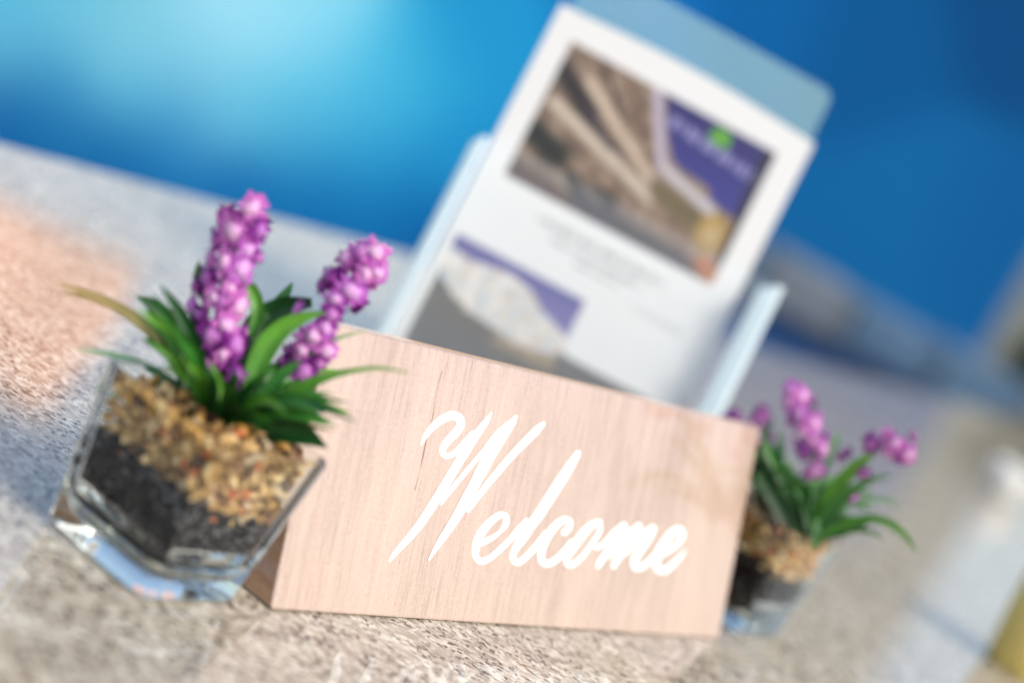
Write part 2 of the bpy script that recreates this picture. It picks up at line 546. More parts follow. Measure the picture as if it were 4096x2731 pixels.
def floret_mesh(seed, deep):
    """a small ragged bloom: a pale, uneven heart and a fringe of narrow petals; opens along +Z, about 1 unit across"""
    r = random.Random(seed)
    vs, fs, cs = [], [], []
    j = r.uniform(-12, 12)
    pale = lin(236 + j * 0.5, 196 + j, 232) if not deep else lin(212 + j, 146 + j, 212)
    midc = lin(228 + j, 164 + j, 224) if not deep else lin(176 + j, 92 + j, 178)
    tip = lin(198 + j, 104 + j, 194) if not deep else lin(128, 42, 138)
    c0 = V((r.uniform(-0.06, 0.06), r.uniform(-0.06, 0.06), 0))
    rings = ((0.0, 0.16, 0.0), (0.14, 0.11, 0.15), (0.24, 0.06, 0.35), (0.32, -0.03, 0.75), (0.28, -0.18, 1.0))
    for ri, (rr, z, f) in enumerate(rings):
        for k in range(1 if ri == 0 else 11):
            a = 2 * pi * k / 11
            q_ = rr * (1 + r.uniform(-0.16, 0.16))
            vs.append(c0 + V((q_ * cos(a), q_ * sin(a), z + r.uniform(-0.05, 0.05))))
            cs.append(lerp3(lerp3(pale, midc, min(1, f * 1.5)), tip, max(0, f - 0.6) * 2))
    for k in range(11):
        k2 = (k + 1) % 11
        fs.append((0, 1 + k, 1 + k2))
        for rg in range(3):
            o_ = 1 + rg * 11
            fs.append((o_ + k, o_ + 11 + k, o_ + 11 + k2, o_ + k2))
    for cnt, ln, up, w in ((13, 0.42, 0.02, 0.085), (12, 0.40, -0.18, 0.09)):
        for k in range(cnt):
            if r.random() < 0.12:
                continue
            a = 2 * pi * (k + r.uniform(-0.35, 0.35)) / cnt
            d, sd_ = V((cos(a), sin(a), 0)), V((-sin(a), cos(a), 0))
            l_, up_ = ln * r.uniform(0.6, 1.2), up + r.uniform(-0.08, 0.10)
            base = len(vs)
            for t, ww, zz in ((0.0, 0.8, 0.0), (0.45, 1.0, up_ * 0.7), (0.85, 0.9, up_), (1.0, 0.4, up_ - 0.05)):
                p = c0 + d * (0.18 + l_ * t) + V((0, 0, -0.02 + zz))
                for sg in (-1, 0, 1):
                    vs.append(p + sd_ * (sg * w * ww) + V((0, 0, -0.03 if sg == 0 else 0.01)))
                    cs.append(lerp3(midc, tip, min(1, t * 1.3)) if cnt != 9 else lerp3(pale, midc, t))
            for i in range(3):
                for q_ in (base + i * 3, base + i * 3 + 1):
                    fs.append((q_, q_ + 1, q_ + 4, q_ + 3))
    base = len(vs)
    for k in range(7):
        a = 2 * pi * k / 7
        vs.append(V((0.26 * cos(a), 0.26 * sin(a), -0.12)))
        cs.append(tip)
    vs.append(V((0, 0, -0.55)))
    cs.append(lin(60, 100, 50))
    for k in range(7):
        fs.append((base + k, base + (k + 1) % 7, base + 7))
    me = mesh('floret', vs, fs, cs)
    me.materials.append(M_PETAL)
    for p in me.polygons:
        p.use_smooth = True
    return me


FLORETS = [floret_mesh(30 + i, i >= 9) for i in range(14)]


def leaf_mesh(pts, cols, twist=0.0, fold=0.25, rgen=rnd):
    """a strap leaf along 3-D points (place, width) with a folded midrib"""
    P = catmull([(p.x, p.y, p.z, w) for p, w in pts], 5)
    n = len(P)
    vs, fs, cs = [], [], []
    for i, (x, y, z, w) in enumerate(P):
        a, c = P[max(i - 1, 0)], P[min(i + 1, n - 1)]
        t = V((c[0] - a[0], c[1] - a[1], c[2] - a[2])).normalized()
        p = V((x, y, z))
        view = (CAM - p).normalized()
        side = t.cross(view).normalized()
        side = Matrix.Rotation(twist, 3, t) @ side
        nrm = side.cross(t)
        u = i / (n - 1)
        for k, sgn in enumerate((-1, -0.5, 0, 0.5, 1)):
            vs.append(p + side * (sgn * w / 2) + nrm * (-(1 - abs(sgn)) * w * fold))
            f = u
            ca = [cols[0][j] * (1 - f) + cols[1][j] * f for j in range(3)]
            kx = 1.0 + 0.25 * noise.noise(V((i * 0.35, k * 1.7, rgen.random() * 0.3 + len(pts))))
            if k == 2:
                kx *= 1.25
            cs.append(tuple(max(0, v * kx) for v in ca))
    for i in range(n - 1):
        for k in range(4):
            q_ = i * 5 + k
            fs.append((q_, q_ + 1, q_ + 6, q_ + 5))
    me = mesh('leaf', vs, fs, cs)
    for p_ in me.polygons:
        p_.use_smooth = True
    me.materials.append(M_LEAF)
    return me


GREENS = {'dark': (lin(12, 52, 18), lin(28, 84, 34)), 'mid': (lin(28, 88, 32), lin(60, 128, 44)), 'bright': (lin(46, 112, 30), lin(104, 165, 52)),
          'dry': (lin(46, 92, 40), lin(176, 150, 96)), 'pale': (lin(52, 112, 62), lin(128, 176, 120))}


def build_pot(F, yaw, s, hg, label, seed, px, py, sc, leaves, spikes, depth, fill):
    """a glass pot whose nearest corner stands at F; leaves and spikes are given as seen, in crop pixels"""
    r = random.Random(seed)
    U, N_ = V((cos(yaw), sin(yaw), 0)), V((-sin(yaw), cos(yaw), 0))
    C = F + U * s / 2 + N_ * s / 2
    t = empty('flower_pot', label, 'flower pot', C, 'glass pots of purple flowers')
    rot = Matrix.Rotation(yaw, 4, 'Z')

    def put(o, M):
        o.parent = t
        o.matrix_parent_inverse = Matrix.Identity(4)
        o.matrix_basis = M
        return o
    put(obj('glass_pot', pot_mesh(s, hg), None, smooth=True), rot)
    hi = s / 2 - 0.0043
    # soil: a rounded block with a lumpy top plus loose grains against the glass

    def soil_h(x, y):
        return 0.0395 + 0.001 * (y / hi) - 0.005 * (x / hi) + 0.007 * noise.noise(V((x * 110, y * 110, seed)))
    vs, fs = [], []
    prof = [(0.0091, 0.0112), (0.0108, 0.0060), (0.0150, 0.0024), (0.0205, 0.0012), (1.0, 0.0012)]
    cnt = 0
    for z, ins in prof:
        ring = rsq(hi - ins, 0.006)
        cnt = len(ring)
        for x, y in ring:
            zz = z if z < 1 else soil_h(x, y)
            vs.append(V((x, y, zz)))
    for i in range(len(prof) - 1):
        for k in range(cnt):
            k2 = (k + 1) % cnt
            fs.append((i * cnt + k, i * cnt + k2, (i + 1) * cnt + k2, (i + 1) * cnt + k))
    fs.append(tuple(reversed(range(cnt))))
    fs.append(tuple(range((len(prof) - 1) * cnt, len(prof) * cnt)))
    # grains pressed against the glass
    cs = [(0.004, 0.004, 0.0045)] * len(vs)
    for _ in range(1100):
        if r.random() < 0.5:
            x, y = -hi + 0.0012 + r.random() * 0.001, r.uniform(-hi, hi) * 0.97
        else:
            x, y = r.uniform(-hi, hi) * 0.97, -hi + 0.0012 + r.random() * 0.001
        z = r.uniform(0.0185, soil_h(x, y) + 0.002)
        g_ = r.uniform(0.0013, 0.0028)
        k = len(vs)
        tone = r.choice([0.002, 0.002, 0.003, 0.006, 0.015, 0.04, 0.12])
        ax = V((r.gauss(0, 1), r.gauss(0, 1), r.gauss(0, 1))).normalized()
        R3 = Matrix.Rotation(r.uniform(0, 6.28), 3, ax)
        for d in ((1, 0, 0), (-1, 0, 0), (0, 1, 0), (0, -1, 0), (0, 0, 1), (0, 0, -1)):
            w = R3 @ (V(d) * g_ * r.uniform(0.6, 1))
            vs.append(V((max(x + w.x, -hi + 0.0001), max(y + w.y, -hi + 0.0001), z + w.z)))
            cs.append((tone, tone, tone * 1.05))
        for f in ((0, 2, 4), (2, 1, 4), (1, 3, 4), (3, 0, 4), (2, 0, 5), (1, 2, 5), (3, 1, 5), (0, 3, 5)):
            fs.append(tuple(k + i for i in f))
    vs = [V((v.x * (1 + FLARE / hi * (v.z / hg - 0.4)), v.y * (1 + FLARE / hi * (v.z / hg - 0.4)), v.z)) for v in vs]
    put(obj('soil', mesh('soil', vs, fs, cs), M_SOIL, kind='stuff'), rot)
    # gravel chips: against the two near faces, then over the top
    spots = []
    lim = hi - 0.0022

    def add(x, y, z, g_):
        for (a, b_, c_, d_) in spots:
            if (a - x) ** 2 + (b_ - y) ** 2 + (c_ - z) ** 2 < (0.60 * (g_ + d_)) ** 2:
                return
        spots.append((x, y, z, g_))
    for face in (0, 1):
        for i in range(13):
            for j in range(9):
                q_ = -lim + 2 * lim * (i + 0.5 + r.uniform(-0.4, 0.4)) / 13
                x, y = (-lim + r.uniform(0, 0.002), q_) if face else (q_, -lim + r.uniform(0, 0.002))
                z = hg - 0.0042 - 0.0042 * (j + r.uniform(-0.35, 0.35))
                if z > soil_h(x, y) - 0.001 and len(spots) < 210:
                    spots.append((x, y, z, r.uniform(0.0022, 0.0038)))
    for _ in range(900):
        x, y = r.uniform(-lim, lim), r.uniform(-lim, lim)
        if len(spots) < 292:
            add(x, y, hg - 0.0045 + 0.005 * (1 - max(abs(x), abs(y)) / hi) - r.uniform(0, 0.002), r.uniform(0.0024, 0.0044))
    for x, y, z, g_ in spots:
        kf = 1 + FLARE / hi * (z / hg - 0.4)
        x, y = x * kf, y * kf
        o = obj('pebble', CHIPS[r.randrange(16)])
        M = Matrix.Translation(rot @ V((x, y, z))) @ Matrix.Rotation(r.uniform(0, 6.28), 4, V((r.gauss(0, 1), r.gauss(0, 1), r.gauss(0, 1))).normalized())
        put(o, M @ Matrix.Diagonal((g_, g_, g_, 1)))
    # gravel bed under the loose chips, so that nothing shows through
    vs, fs = [], []
    nn = 12
    for i in range(nn + 1):
        for j in range(nn + 1):
            x, y = -hi * 0.84 + 1.68 * hi * i / nn, -hi * 0.84 + 1.68 * hi * j / nn
            vs.append(V((x, y, hg - 0.0095 + 0.004 * noise.noise(V((x * 150, y * 150, 3))))))
    for i in range(nn):
        for j in range(nn):
            k = i * (nn + 1) + j
            fs.append((k, k + 1, k + nn + 2, k + nn + 1))
    nb = len(vs)
    per = [i * (nn + 1) for i in range(nn + 1)] + [nn * (nn + 1) + j for j in range(1, nn + 1)] + [(nn - i) * (nn + 1) + nn for i in range(1, nn + 1)] + [nn - j for j in range(1, nn)]
    for k in per:
        vs.append(V((vs[k].x, vs[k].y, soil_h(vs[k].x, vs[k].y) - 0.001)))
    for i in range(len(per)):
        i2 = (i + 1) % len(per)
        fs.append((per[i], per[i2], nb + i2, nb + i))
    put(obj('gravel_bed', mesh('gravel_bed', vs, fs), M_STONES[0], kind='stuff'), rot)

    # leaves, traced
    def P(x, y, dz=0.0):
        return at(px + x / sc, py + y / sc, depth + dz)
    inv = Matrix.Translation(C).inverted()

    def leaf(pts3, kind, twist):
        me = leaf_mesh(pts3, GREENS[kind], twist, rgen=r)
        o = obj('leaf', me)
        put(o, inv)
    for kind, dz0, dz1, twist, pts in leaves:
        n = len(pts)
        leaf([(P(x, y, dz0 + (dz1 - dz0) * i / (n - 1)), w * 0.88 / sc * depth / FPX) for i, (x, y, w) in enumerate(pts)], kind, twist)
    # more leaves round the back and the heart of the tuft
    root = C + V((0, 0, hg - 0.006))
    for k in range(fill):
        a = 2 * pi * k / fill + r.uniform(-0.3, 0.3)
        ln = r.uniform(0.03, 0.066)
        d = V((cos(a), sin(a), 0))
        pts3 = []
        bend = r.uniform(0.5, 1.0)
        for i in range(5):
            u = i / 4
            pts3.append((root + d * (0.006 + ln * u * (0.35 + 0.55 * bend * u)) + V((0, 0, ln * (0.95 * u - 0.5 * bend * u * u))), r.uniform(0.0036, 0.0062) * (0.75 + 0.9 * u) * (1.0 - u ** 3) + 0.0003))
        leaf(pts3, r.choice(['dark', 'mid', 'mid', 'bright']), r.uniform(-0.8, 0.8))
    # flower spikes
    for axis, fl in spikes:
        ax3 = [P(x, y, dz) for x, y, dz in axis]
        stem = bmesh.new()
        cp = catmull([tuple(p) for p in ax3], 5)
        rings = []
        for i, p in enumerate(cp):
            tdir = (V(cp[min(i + 1, len(cp) - 1)]) - V(cp[max(i - 1, 0)])).normalized()
            sx_ = tdir.orthogonal().normalized()
            sy_ = tdir.cross(sx_)
            rings.append([stem.verts.new(V(p) + (sx_ * cos(a * pi / 3) + sy_ * sin(a * pi / 3)) * 0.0011) for a in range(6)])
        for i in range(len(rings) - 1):
            for k in range(6):
                stem.faces.new((rings[i][k], rings[i][(k + 1) % 6], rings[i + 1][(k + 1) % 6], rings[i + 1][k]))
        so = put(obj('flower_spike', stem, M_STEM, smooth=True), inv)
        cpv = [V(p) for p in cp]

        def floret(p, size, deep):
            q_ = min(cpv, key=lambda c_: (c_ - p).length)
            d = (p - q_).normalized()
            d = (d + V((0, 0, -0.12 + r.uniform(-0.15, 0.15)))).normalized()
            o = obj('floret', FLORETS[r.randrange(9, 14) if deep else r.randrange(0, 9)])
            o.parent = so
            o.matrix_parent_inverse = Matrix.Identity(4)
            qn = d.to_track_quat('Z', 'Y').to_matrix().to_4x4() @ Matrix.Rotation(r.uniform(0, 6.28), 4, 'Z')
            o.matrix_basis = Matrix.Translation(p) @ qn @ Matrix.Diagonal((size * r.uniform(0.85, 1.25), size * r.uniform(0.8, 1.1), size * r.uniform(0.8, 1.4), 1))
        rad = 95.0
        axpx = catmull([(x, y, dz) for x, y, dz in axis], 8)
        for (x, y, sz) in fl:
            b_ = min(axpx, key=lambda a: (a[0] - x) ** 2 + (a[1] - y) ** 2)
            off = math.hypot(b_[0] - x, b_[1] - y)
            fwd = sqrt(max(rad * rad * 0.8 - off * off, 900)) / sc * depth / FPX
            floret(P(x, y, b_[2] - fwd), sz / sc * depth / FPX * 1.1, off > 62 and r.random() < 0.75 or r.random() < 0.12)
            if r.random() < 0.55:                  # its opposite number at the back
                floret(P(2 * b_[0] - x, 2 * b_[1] - y, b_[2] + fwd), sz / sc * depth / FPX * 0.95, r.random() < 0.5)
    return t


LEFT_LEAVES = [
    # kind, start depth offset, end depth offset, twist, (x, y, width) in crop pixels
    ('dark', 0.010, 0.020, 0.4, [(700, 900, 50), (720, 780, 90), (760, 640, 120), (820, 520, 130), (900, 460, 90), (1000, 445, 40)]),
    ('dark', 0.012, 0.022, -0.3, [(690, 900, 40), (640, 760, 80), (600, 620, 90), (540, 520, 70), (470, 470, 40)]),
    ('mid', 0.012, 0.030, 0.2, [(790, 620, 40), (830, 520, 50), (880, 450, 50), (915, 405, 34), (932, 374, 5)]),
    ('bright', 0.010, 0.012, 0.1, [(790, 560, 40), (810, 470, 55), (795, 410, 55), (770, 375, 40), (760, 340, 10)]),
    ('pale', 0.010, 0.016, 0.1, [(640, 760, 40), (600, 640, 60), (560, 560, 60), (500, 490, 46), (430, 440, 12)]),
    ('dry', 0.0, -0.005, 0.3, [(640, 900, 40), (570, 740, 50), (490, 600, 56), (400, 510, 50), (300, 445, 34), (200, 405, 24), (110, 378, 8)]),
    ('dry', 0.004, 0.004, -0.3, [(640, 900, 40), (560, 720, 44), (460, 570, 48), (350, 480, 40), (240, 430, 26), (130, 410, 6)]),
    ('dark', 0.0, -0.003, 0.2, [(660, 895, 44), (600, 740, 74), (550, 610, 84), (500, 510, 74), (440, 450, 50), (385, 422, 6)]),
    ('mid', -0.004, -0.012, 0.1, [(650, 900, 44), (610, 800, 54), (560, 700, 58), (500, 625, 46), (440, 585, 26), (405, 570, 5)]),
    ('pale', -0.002, -0.012, 0.4, [(630, 890, 36), (540, 750, 40), (430, 670, 36), (330, 632, 24), (240, 615, 14), (175, 605, 4)]),
    ('bright', -0.010, -0.018, 0.2, [(640, 900, 44), (580, 815, 50), (500, 755, 50), (410, 728, 42), (340, 745, 30), (300, 775, 8)]),
    ('mid', -0.006, -0.016, -0.2, [(650, 900, 44), (570, 830, 50), (500, 790, 46), (430, 770, 20)]),
    ('bright', -0.014, -0.018, 0.0, [(690, 905, 44), (696, 840, 52), (690, 770, 48), (672, 710, 36), (652, 655, 6)]),
    ('mid', -0.012, -0.014, 0.3, [(670, 905, 40), (640, 810, 52), (590, 720, 48), (540, 650, 30), (500, 610, 6)]),
    ('bright', -0.004, -0.004, 0.15, [(760, 900, 40), (785, 760, 70), (820, 640, 92), (880, 550, 84), (960, 500, 50), (1045, 478, 8)]),
    ('mid', -0.010, -0.010, -0.2, [(770, 900, 44), (820, 790, 56), (880, 710, 50), (930, 670, 34), (965, 648, 6)]),
    ('mid', -0.004, 0.0, 0.2, [(790, 900, 50), (850, 820, 64), (910, 770, 56), (960, 750, 36), (985, 735, 8)]),
    ('bright', -0.010, -0.020, 0.15, [(800, 900, 50), (880, 810, 62), (960, 745, 56), (1050, 703, 34), (1150, 680, 20), (1240, 672, 14), (1340, 690, 4)]),
    ('dark', -0.012, -0.02, 0.1, [(800, 910, 60), (880, 890, 90), (950, 895, 96), (1005, 920, 56), (1052, 950, 6)]),
    ('dark', -0.004, 0.0, 0.3, [(820, 900, 60), (880, 840, 90), (940, 800, 80), (990, 790, 40), (1020, 790, 8)]),
    ('mid', -0.012, -0.018, 0.2, [(850, 900, 40), (930, 860, 44), (1000, 850, 20), (1075, 852, 4)]),
    ('dry', -0.010, -0.016, 0.2, [(880, 900, 30), (960, 875, 30), (1010, 878, 18), (1070, 893, 4)]),
    ('mid', -0.014, -0.016, -0.1, [(720, 910, 44), (745, 880, 56), (780, 870, 48), (830, 880, 14)]),
    ('pale', 0.004, 0.006, 0.3, [(900, 700, 20), (980, 630, 24), (1060, 582, 18), (1130, 556, 12), (1190, 545, 4)]),
    ('bright', 0.006, 0.004, 0.2, [(640, 480, 20), (615, 400, 36), (602, 350, 34), (604, 315, 14), (608, 295, 4)]),
    ('dark', 0.004, 0.006, 0.0, [(700, 900, 60), (730, 800, 100), (770, 700, 110), (800, 620, 70), (820, 560, 10)]),
]
LEFT_SPIKES = [
    ([(700, 900, 0.0), (680, 700, 0.0), (665, 540, 0.0), (690, 380, 0.0), (745, 220, 0.0), (775, 120, 0.0)],
     [(725, 195, 100), (790, 118, 92), (822, 192, 88), (705, 138, 82), (775, 265, 80), (818, 285, 60), (665, 225, 78), (690, 300, 88), (760, 322, 90), (630, 360, 80), (590, 390, 64),
      (655, 430, 80), (745, 460, 100), (575, 450, 64), (605, 485, 74), (690, 440, 56), (640, 565, 98), (738, 592, 108), (562, 530, 64), (597, 570, 74), (700, 530, 74), (630, 660, 84), (742, 697, 88), (690, 622, 60), (720, 395, 60), (640, 290, 62)]),
    ([(830, 900, 0.012), (920, 730, 0.012), (1010, 590, 0.012), (1080, 450, 0.012), (1150, 350, 0.012), (1210, 275, 0.012)],
     [(1222, 265, 90), (1168, 262, 76), (1112, 290, 90), (1056, 350, 90), (1186, 345, 80), (1222, 342, 82), (1132, 402, 98), (1030, 380, 60), (1162, 420, 64), (1072, 490, 90), (1082, 430, 64),
      (1002, 560, 98), (1042, 540, 74), (1052, 612, 74), (962, 610, 74), (912, 610, 62), (972, 682, 90), (1022, 660, 64), (892, 645, 52), (940, 470, 64)]),
]
PS, PH = 0.0690, 0.0725
GY = 1.0643
F1 = V((-0.0762, 0.9085, 0.0))
build_pot(F1, GY, PS, PH, 'clear square glass pot of purple flowers at the near left end of the sign', 11, 100, 700, 0.8711, LEFT_LEAVES, LEFT_SPIKES, 0.997, 60)

# the right one: pixels of the crop [2800,1450,3800,2700], 1.254 per pixel
RIGHT_LEAVES = [
    ('dark', 0.0, 0.02, 0.3, [(480, 860, 50), (400, 700, 80), (340, 540, 80), (330, 420, 60), (345, 320, 30), (372, 270, 6)]),
    ('mid', -0.004, 0.0, 0.1, [(500, 860, 40), (460, 700, 66), (410, 560, 76), (350, 450, 56), (320, 370, 20)]),
    ('mid', -0.008, 0.0, 0.2, [(560, 860, 40), (520, 700, 50), (470, 580, 50), (430, 500, 10)]),
    ('bright', -0.01, -0.035, 0.1, [(560, 860, 40), (620, 720, 70), (700, 610, 84), (780, 520, 70), (880, 450, 20)]),
    ('mid', -0.012, -0.040, 0.2, [(560, 870, 50), (660, 740, 70), (740, 660, 60), (830, 600, 40), (950, 560, 8)]),
    ('dark', -0.004, -0.01, 0.0, [(560, 880, 70), (640, 840, 110), (720, 820, 110), (800, 800, 70), (880, 790, 10)]),
    ('dark', 0.004, 0.01, 0.2, [(540, 860, 70), (560, 740, 120), (640, 660, 120), (720, 640, 60), (790, 620, 10)]),
    ('pale', -0.01, -0.02, 0.3, [(580, 880, 34), (700, 740, 36), (820, 695, 30), (940, 690, 20), (1010, 730, 4)]),
    ('bright', -0.015, -0.050, 0.25, [(590, 890, 40), (720, 810, 46), (850, 780, 46), (960, 810, 46), (1040, 880, 30), (1085, 950, 5)]),
    ('mid', -0.01, -0.040, 0.2, [(590, 890, 40), (700, 850, 40), (820, 840, 30), (920, 880, 6)]),
    ('pale', -0.014, -0.016, 0.0, [(575, 935, 50), (585, 880, 50), (590, 830, 40), (590, 780, 8)]),
    ('dark', -0.004, -0.006, 0.0, [(520, 880, 80), (440, 780, 110), (380, 680, 100), (320, 600, 60), (280, 540, 10)]),
    ('dark', 0.0, 0.0, 0.0, [(540, 880, 90), (520, 760, 150), (500, 660, 130), (490, 580, 20)]),
    ('dark', 0.008, 0.0, 0.2, [(480, 860, 60), (380, 760, 70), (300, 640, 60), (240, 560, 20)]),
    ('mid', 0.02, 0.03, 0.2, [(600, 600, 30), (650, 480, 40), (680, 390, 34), (700, 340, 6)]),
]
RIGHT_SPIKES = [
    ([(540, 880, 0.0), (560, 700, 0.0), (570, 520, 0.0), (545, 350, 0.0), (500, 220, 0.0), (460, 130, 0.0)],
     [(455, 130, 74), (520, 170, 76), (440, 190, 60), (500, 250, 84), (575, 300, 88), (450, 290, 56), (520, 345, 76), (620, 430, 76), (520, 450, 78), (560, 390, 66), (580, 540, 80), (440, 250, 56), (640, 360, 44), (490, 420, 60), (600, 250, 44)]),
    ([(560, 880, 0.0), (680, 700, -0.012), (760, 560, -0.022), (860, 460, -0.03), (960, 410, -0.036), (1050, 440, -0.04)],
     [(980, 400, 74), (1040, 460, 84), (960, 460, 80), (1000, 500, 64), (850, 410, 84), (840, 370, 60), (820, 560, 66), (770, 680, 70), (730, 450, 60), (700, 470, 50)]),
    ([(480, 880, 0.012), (400, 640, 0.02), (330, 440, 0.03), (300, 280, 0.03), (280, 220, 0.03)],
     [(310, 260, 66), (290, 300, 66), (330, 290, 50), (340, 380, 60)]),
    ([(440, 880, 0.02), (330, 560, 0.04), (210, 330, 0.05), (160, 260, 0.05)],
     [(165, 265, 60), (190, 280, 56), (130, 290, 50), (220, 350, 56)]),
]
F2 = SA + SU * 0.4640 + SNB * 0.0005
F2.z = 0
build_pot(F2, GY, PS, PH, 'blurred square glass pot of purple flowers at the far right end of the sign', 23, 2800, 1450, 1.254, RIGHT_LEAVES, RIGHT_SPIKES, 1.42, 80)

# ------------------------------------------------------------------ leaflet holder
K = 0.90
PSI, LL = 0.1639, 0.2439
HO = CAM + (V((-0.0877, 1.7717, 0.2666)) - CAM) * K
HU = V((cos(PSI), sin(PSI), 0))
HB = V((-sin(PSI), cos(PSI), 0))
HV = -(V((0, 0, 1)) * cos(LL) + HB * sin(LL))          # down the sheet
HN = HV.cross(HU)                                      # towards the reader
if HN.dot(CAM - HO) < 0:
    HN = -HN
mmk = 0.001 * K
W0, H0 = 210 * mmk, 297 * mmk


def lerp(a, b_, f):
    return tuple(x * (1 - f) + y * f for x, y in zip(a, b_))


def inpoly(x, y, P):
    c = False
    for i in range(len(P)):
        (x1, y1), (x2, y2) = P[i - 1], P[i]
        if (y1 > y) != (y2 > y) and x < (x2 - x1) * (y - y1) / (y2 - y1) + x1:
            c = not c
    return c


def seg_d(x, y, a, b_):
    dx, dy = b_[0] - a[0], b_[1] - a[1]
    t = max(0, min(1, ((x - a[0]) * dx + (y - a[1]) * dy) / (dx * dx + dy * dy)))
    return math.hypot(x - a[0] - t * dx, y - a[1] - t * dy), t


WHITE = lin(240, 243, 245)
PURPLE = lin(84, 84, 172)


def photo_one(a, b_):
    """printed picture: tall facade with balconies against a violet sky, street below"""
    x, y = a * 1.58, b_
    nz = noise.noise(V((x * 9, y * 9, 1.0))) * 0.5 + noise.noise(V((x * 22, y * 22, 4.0))) * 0.3
    if inpoly(a, b_, [(0.455, -0.01), (1.01, -0.01), (1.0, 0.54), (0.84, 0.50), (0.80, 0.43), (0.62, 0.40), (0.52, 0.2)]):
        c = lerp(lin(66, 62, 150), lin(92, 96, 180), min(1, b_ * 2.2))
        if math.hypot((a - 0.755) * 1.58, b_ - 0.10) < 0.075 and b_ - 0.10 < 0.055:
            c = lin(140, 200, 90)
        d, t = seg_d(a * 1.58, b_, (0.54 * 1.58, 0.15), (0.975 * 1.58, 0.225))
        if d < 0.035 and sin(t * 70) + sin(t * 31 + 1) > -0.6:
            c = lerp(c, lin(205, 205, 235), 0.7)
        if a > 0.955:
            c = lerp(c, lin(45, 45, 60), 0.7)
        return c
    nz += 0.35 * noise.noise(V((x * 40, y * 40, 8.0)))
    c = lerp(lin(142, 124, 110), lin(204, 190, 176), 0.5 + nz)

    def band(p, q_, w, col, k=1.0):
        nonlocal c
        d, t = seg_d(x, y, (p[0] * 1.58, p[1]), (q_[0] * 1.58, q_[1]))
        d += nz * 0.02
        if d < w:
            c = lerp(c, col, k * min(1, 1.6 * (1 - d / w)))
    band((0.02, 0.20), (0.20, 0.38), 0.10, lin(70, 58, 66))
    band((0.20, 0.38), (0.45, 0.62), 0.06, lin(96, 84, 100))
    band((0.15, 0.02), (0.50, 0.55), 0.035, lin(120, 98, 92), 0.8)
    band((0.28, 0.02), (0.54, 0.50), 0.025, lin(140, 110, 90), 0.8)
    band((0.05, 0.42), (0.60, 0.68), 0.055, lin(226, 218, 206))
    band((0.14, 0.18), (0.55, 0.55), 0.05, lin(226, 214, 200))
    band((0.42, 0.02), (0.58, 0.45), 0.05, lin(214, 208, 222))
    band((0.60, 0.46), (0.86, 0.56), 0.05, lin(222, 220, 226))
    band((0.02, 0.66), (0.16, 0.72), 0.13, lin(54, 66, 56))
    band((0.02, 0.93), (0.30, 0.99), 0.10, lin(120, 92, 68))
    band((0.25, 0.80), (0.33, 0.90), 0.07, lin(72, 66, 56))
    band((0.38, 0.80), (0.46, 0.84), 0.06, lin(66, 68, 56))
    band((0.62, 0.62), (0.80, 0.66), 0.09, lin(150, 142, 108), 0.9)
    band((0.36, 0.95), (0.95, 1.02), 0.14, lin(92, 84, 96))
    band((0.90, 0.66), (0.90, 0.72), 0.13, lin(214, 192, 118), 0.9)
    band((0.905, 0.69), (0.905, 0.73), 0.07, lin(216, 202, 178))
    band((0.93, 0.90), (1.0, 0.97), 0.09, lin(206, 152, 100))
    band((0.99, 0.2), (0.99, 0.85), 0.03, lin(58, 54, 56))
    return c


def sheet_print(s, t):
    """colour of the leaflet at s, t millimetres from its top left corner"""
    if 19.5 <= s <= 192.5 and 20.4 <= t <= 130:
        return tuple(v ** 1.7 for v in photo_one((s - 19.5) / 173, (t - 20.4) / 109.6))
    nz = noise.noise(V((s * 0.10, t * 0.10, 7))) * 0.5 + noise.noise(V((s * 0.3, t * 0.3, 9))) * 0.3
    r_ = 6
    if s > 114 and 184 < t < 226:                        # white panel with rounded corner
        if not (s < 114 + r_ and t > 226 - r_ and math.hypot(s - 114 - r_, t - 226 + r_) > r_):
            if 190 < t < 216 and s < 195 and abs((t % 5) - 2.5) < 0.8 and noise.noise(V((s * 0.9, int(t / 5), 2))) > 0.05:
                return lin(222, 226, 232)
            return WHITE
    if t > 184 and s > 8:
        u, v = (s - 10) / 104, (t - 184) / 62
        if s < 114 and v < 1.0:
            ridge = 0.17 + 0.95 * max(0, u - 0.62) + 0.03 * math.sin(u * 11)
            if v < ridge:
                return lerp(lin(70, 64, 150), lin(104, 98, 170), min(1, v * 3))
            if v < ridge + 0.22 + 0.42 * sin(pi * min(1, max(0, u * 0.95 + 0.05))) + nz * 0.14:
                c = lerp(lin(246, 242, 236), lin(196, 186, 172), 0.45 + 1.3 * nz)
                if noise.noise(V((s * 0.16, t * 0.16, 5))) > 0.25:
                    c = lin(196, 214, 232)
                return c
            if u > 0.55 and v < 0.95:
                return lerp(lin(170, 150, 120), lin(120, 110, 90), 0.5 + nz)
            return lerp(lin(112, 104, 94), lin(70, 68, 64), 0.5 + nz)
        c = lerp(lin(98, 97, 97), lin(86, 85, 86), 0.5 + nz)
        if s < 100 and abs((t % 4.2) - 2.1) < 0.9 and noise.noise(V((s * 0.8, int(t / 4.2), 4))) > 0.0:
            c = lin(132, 131, 130)
        return c
    for t0, a, b_, hgt, k in ((147, 62, 155, 3.4, 0.40), (156, 70, 150, 2.6, 0.48), (164, 92, 132, 2.6, 0.58), (172, 148, 190, 2.0, 0.68)):
        if abs(t - t0) < hgt / 2 * 1.5 and a < s < b_ and noise.noise(V((s * 0.75, t0, 3))) > -0.05:
            return tuple(v * k for v in WHITE)
        for e in (a - 5, b_ + 5):
            if t0 == 147 and math.hypot(s - e, t - t0) < 1.4:
                return lin(90, 90, 100)
    return WHITE


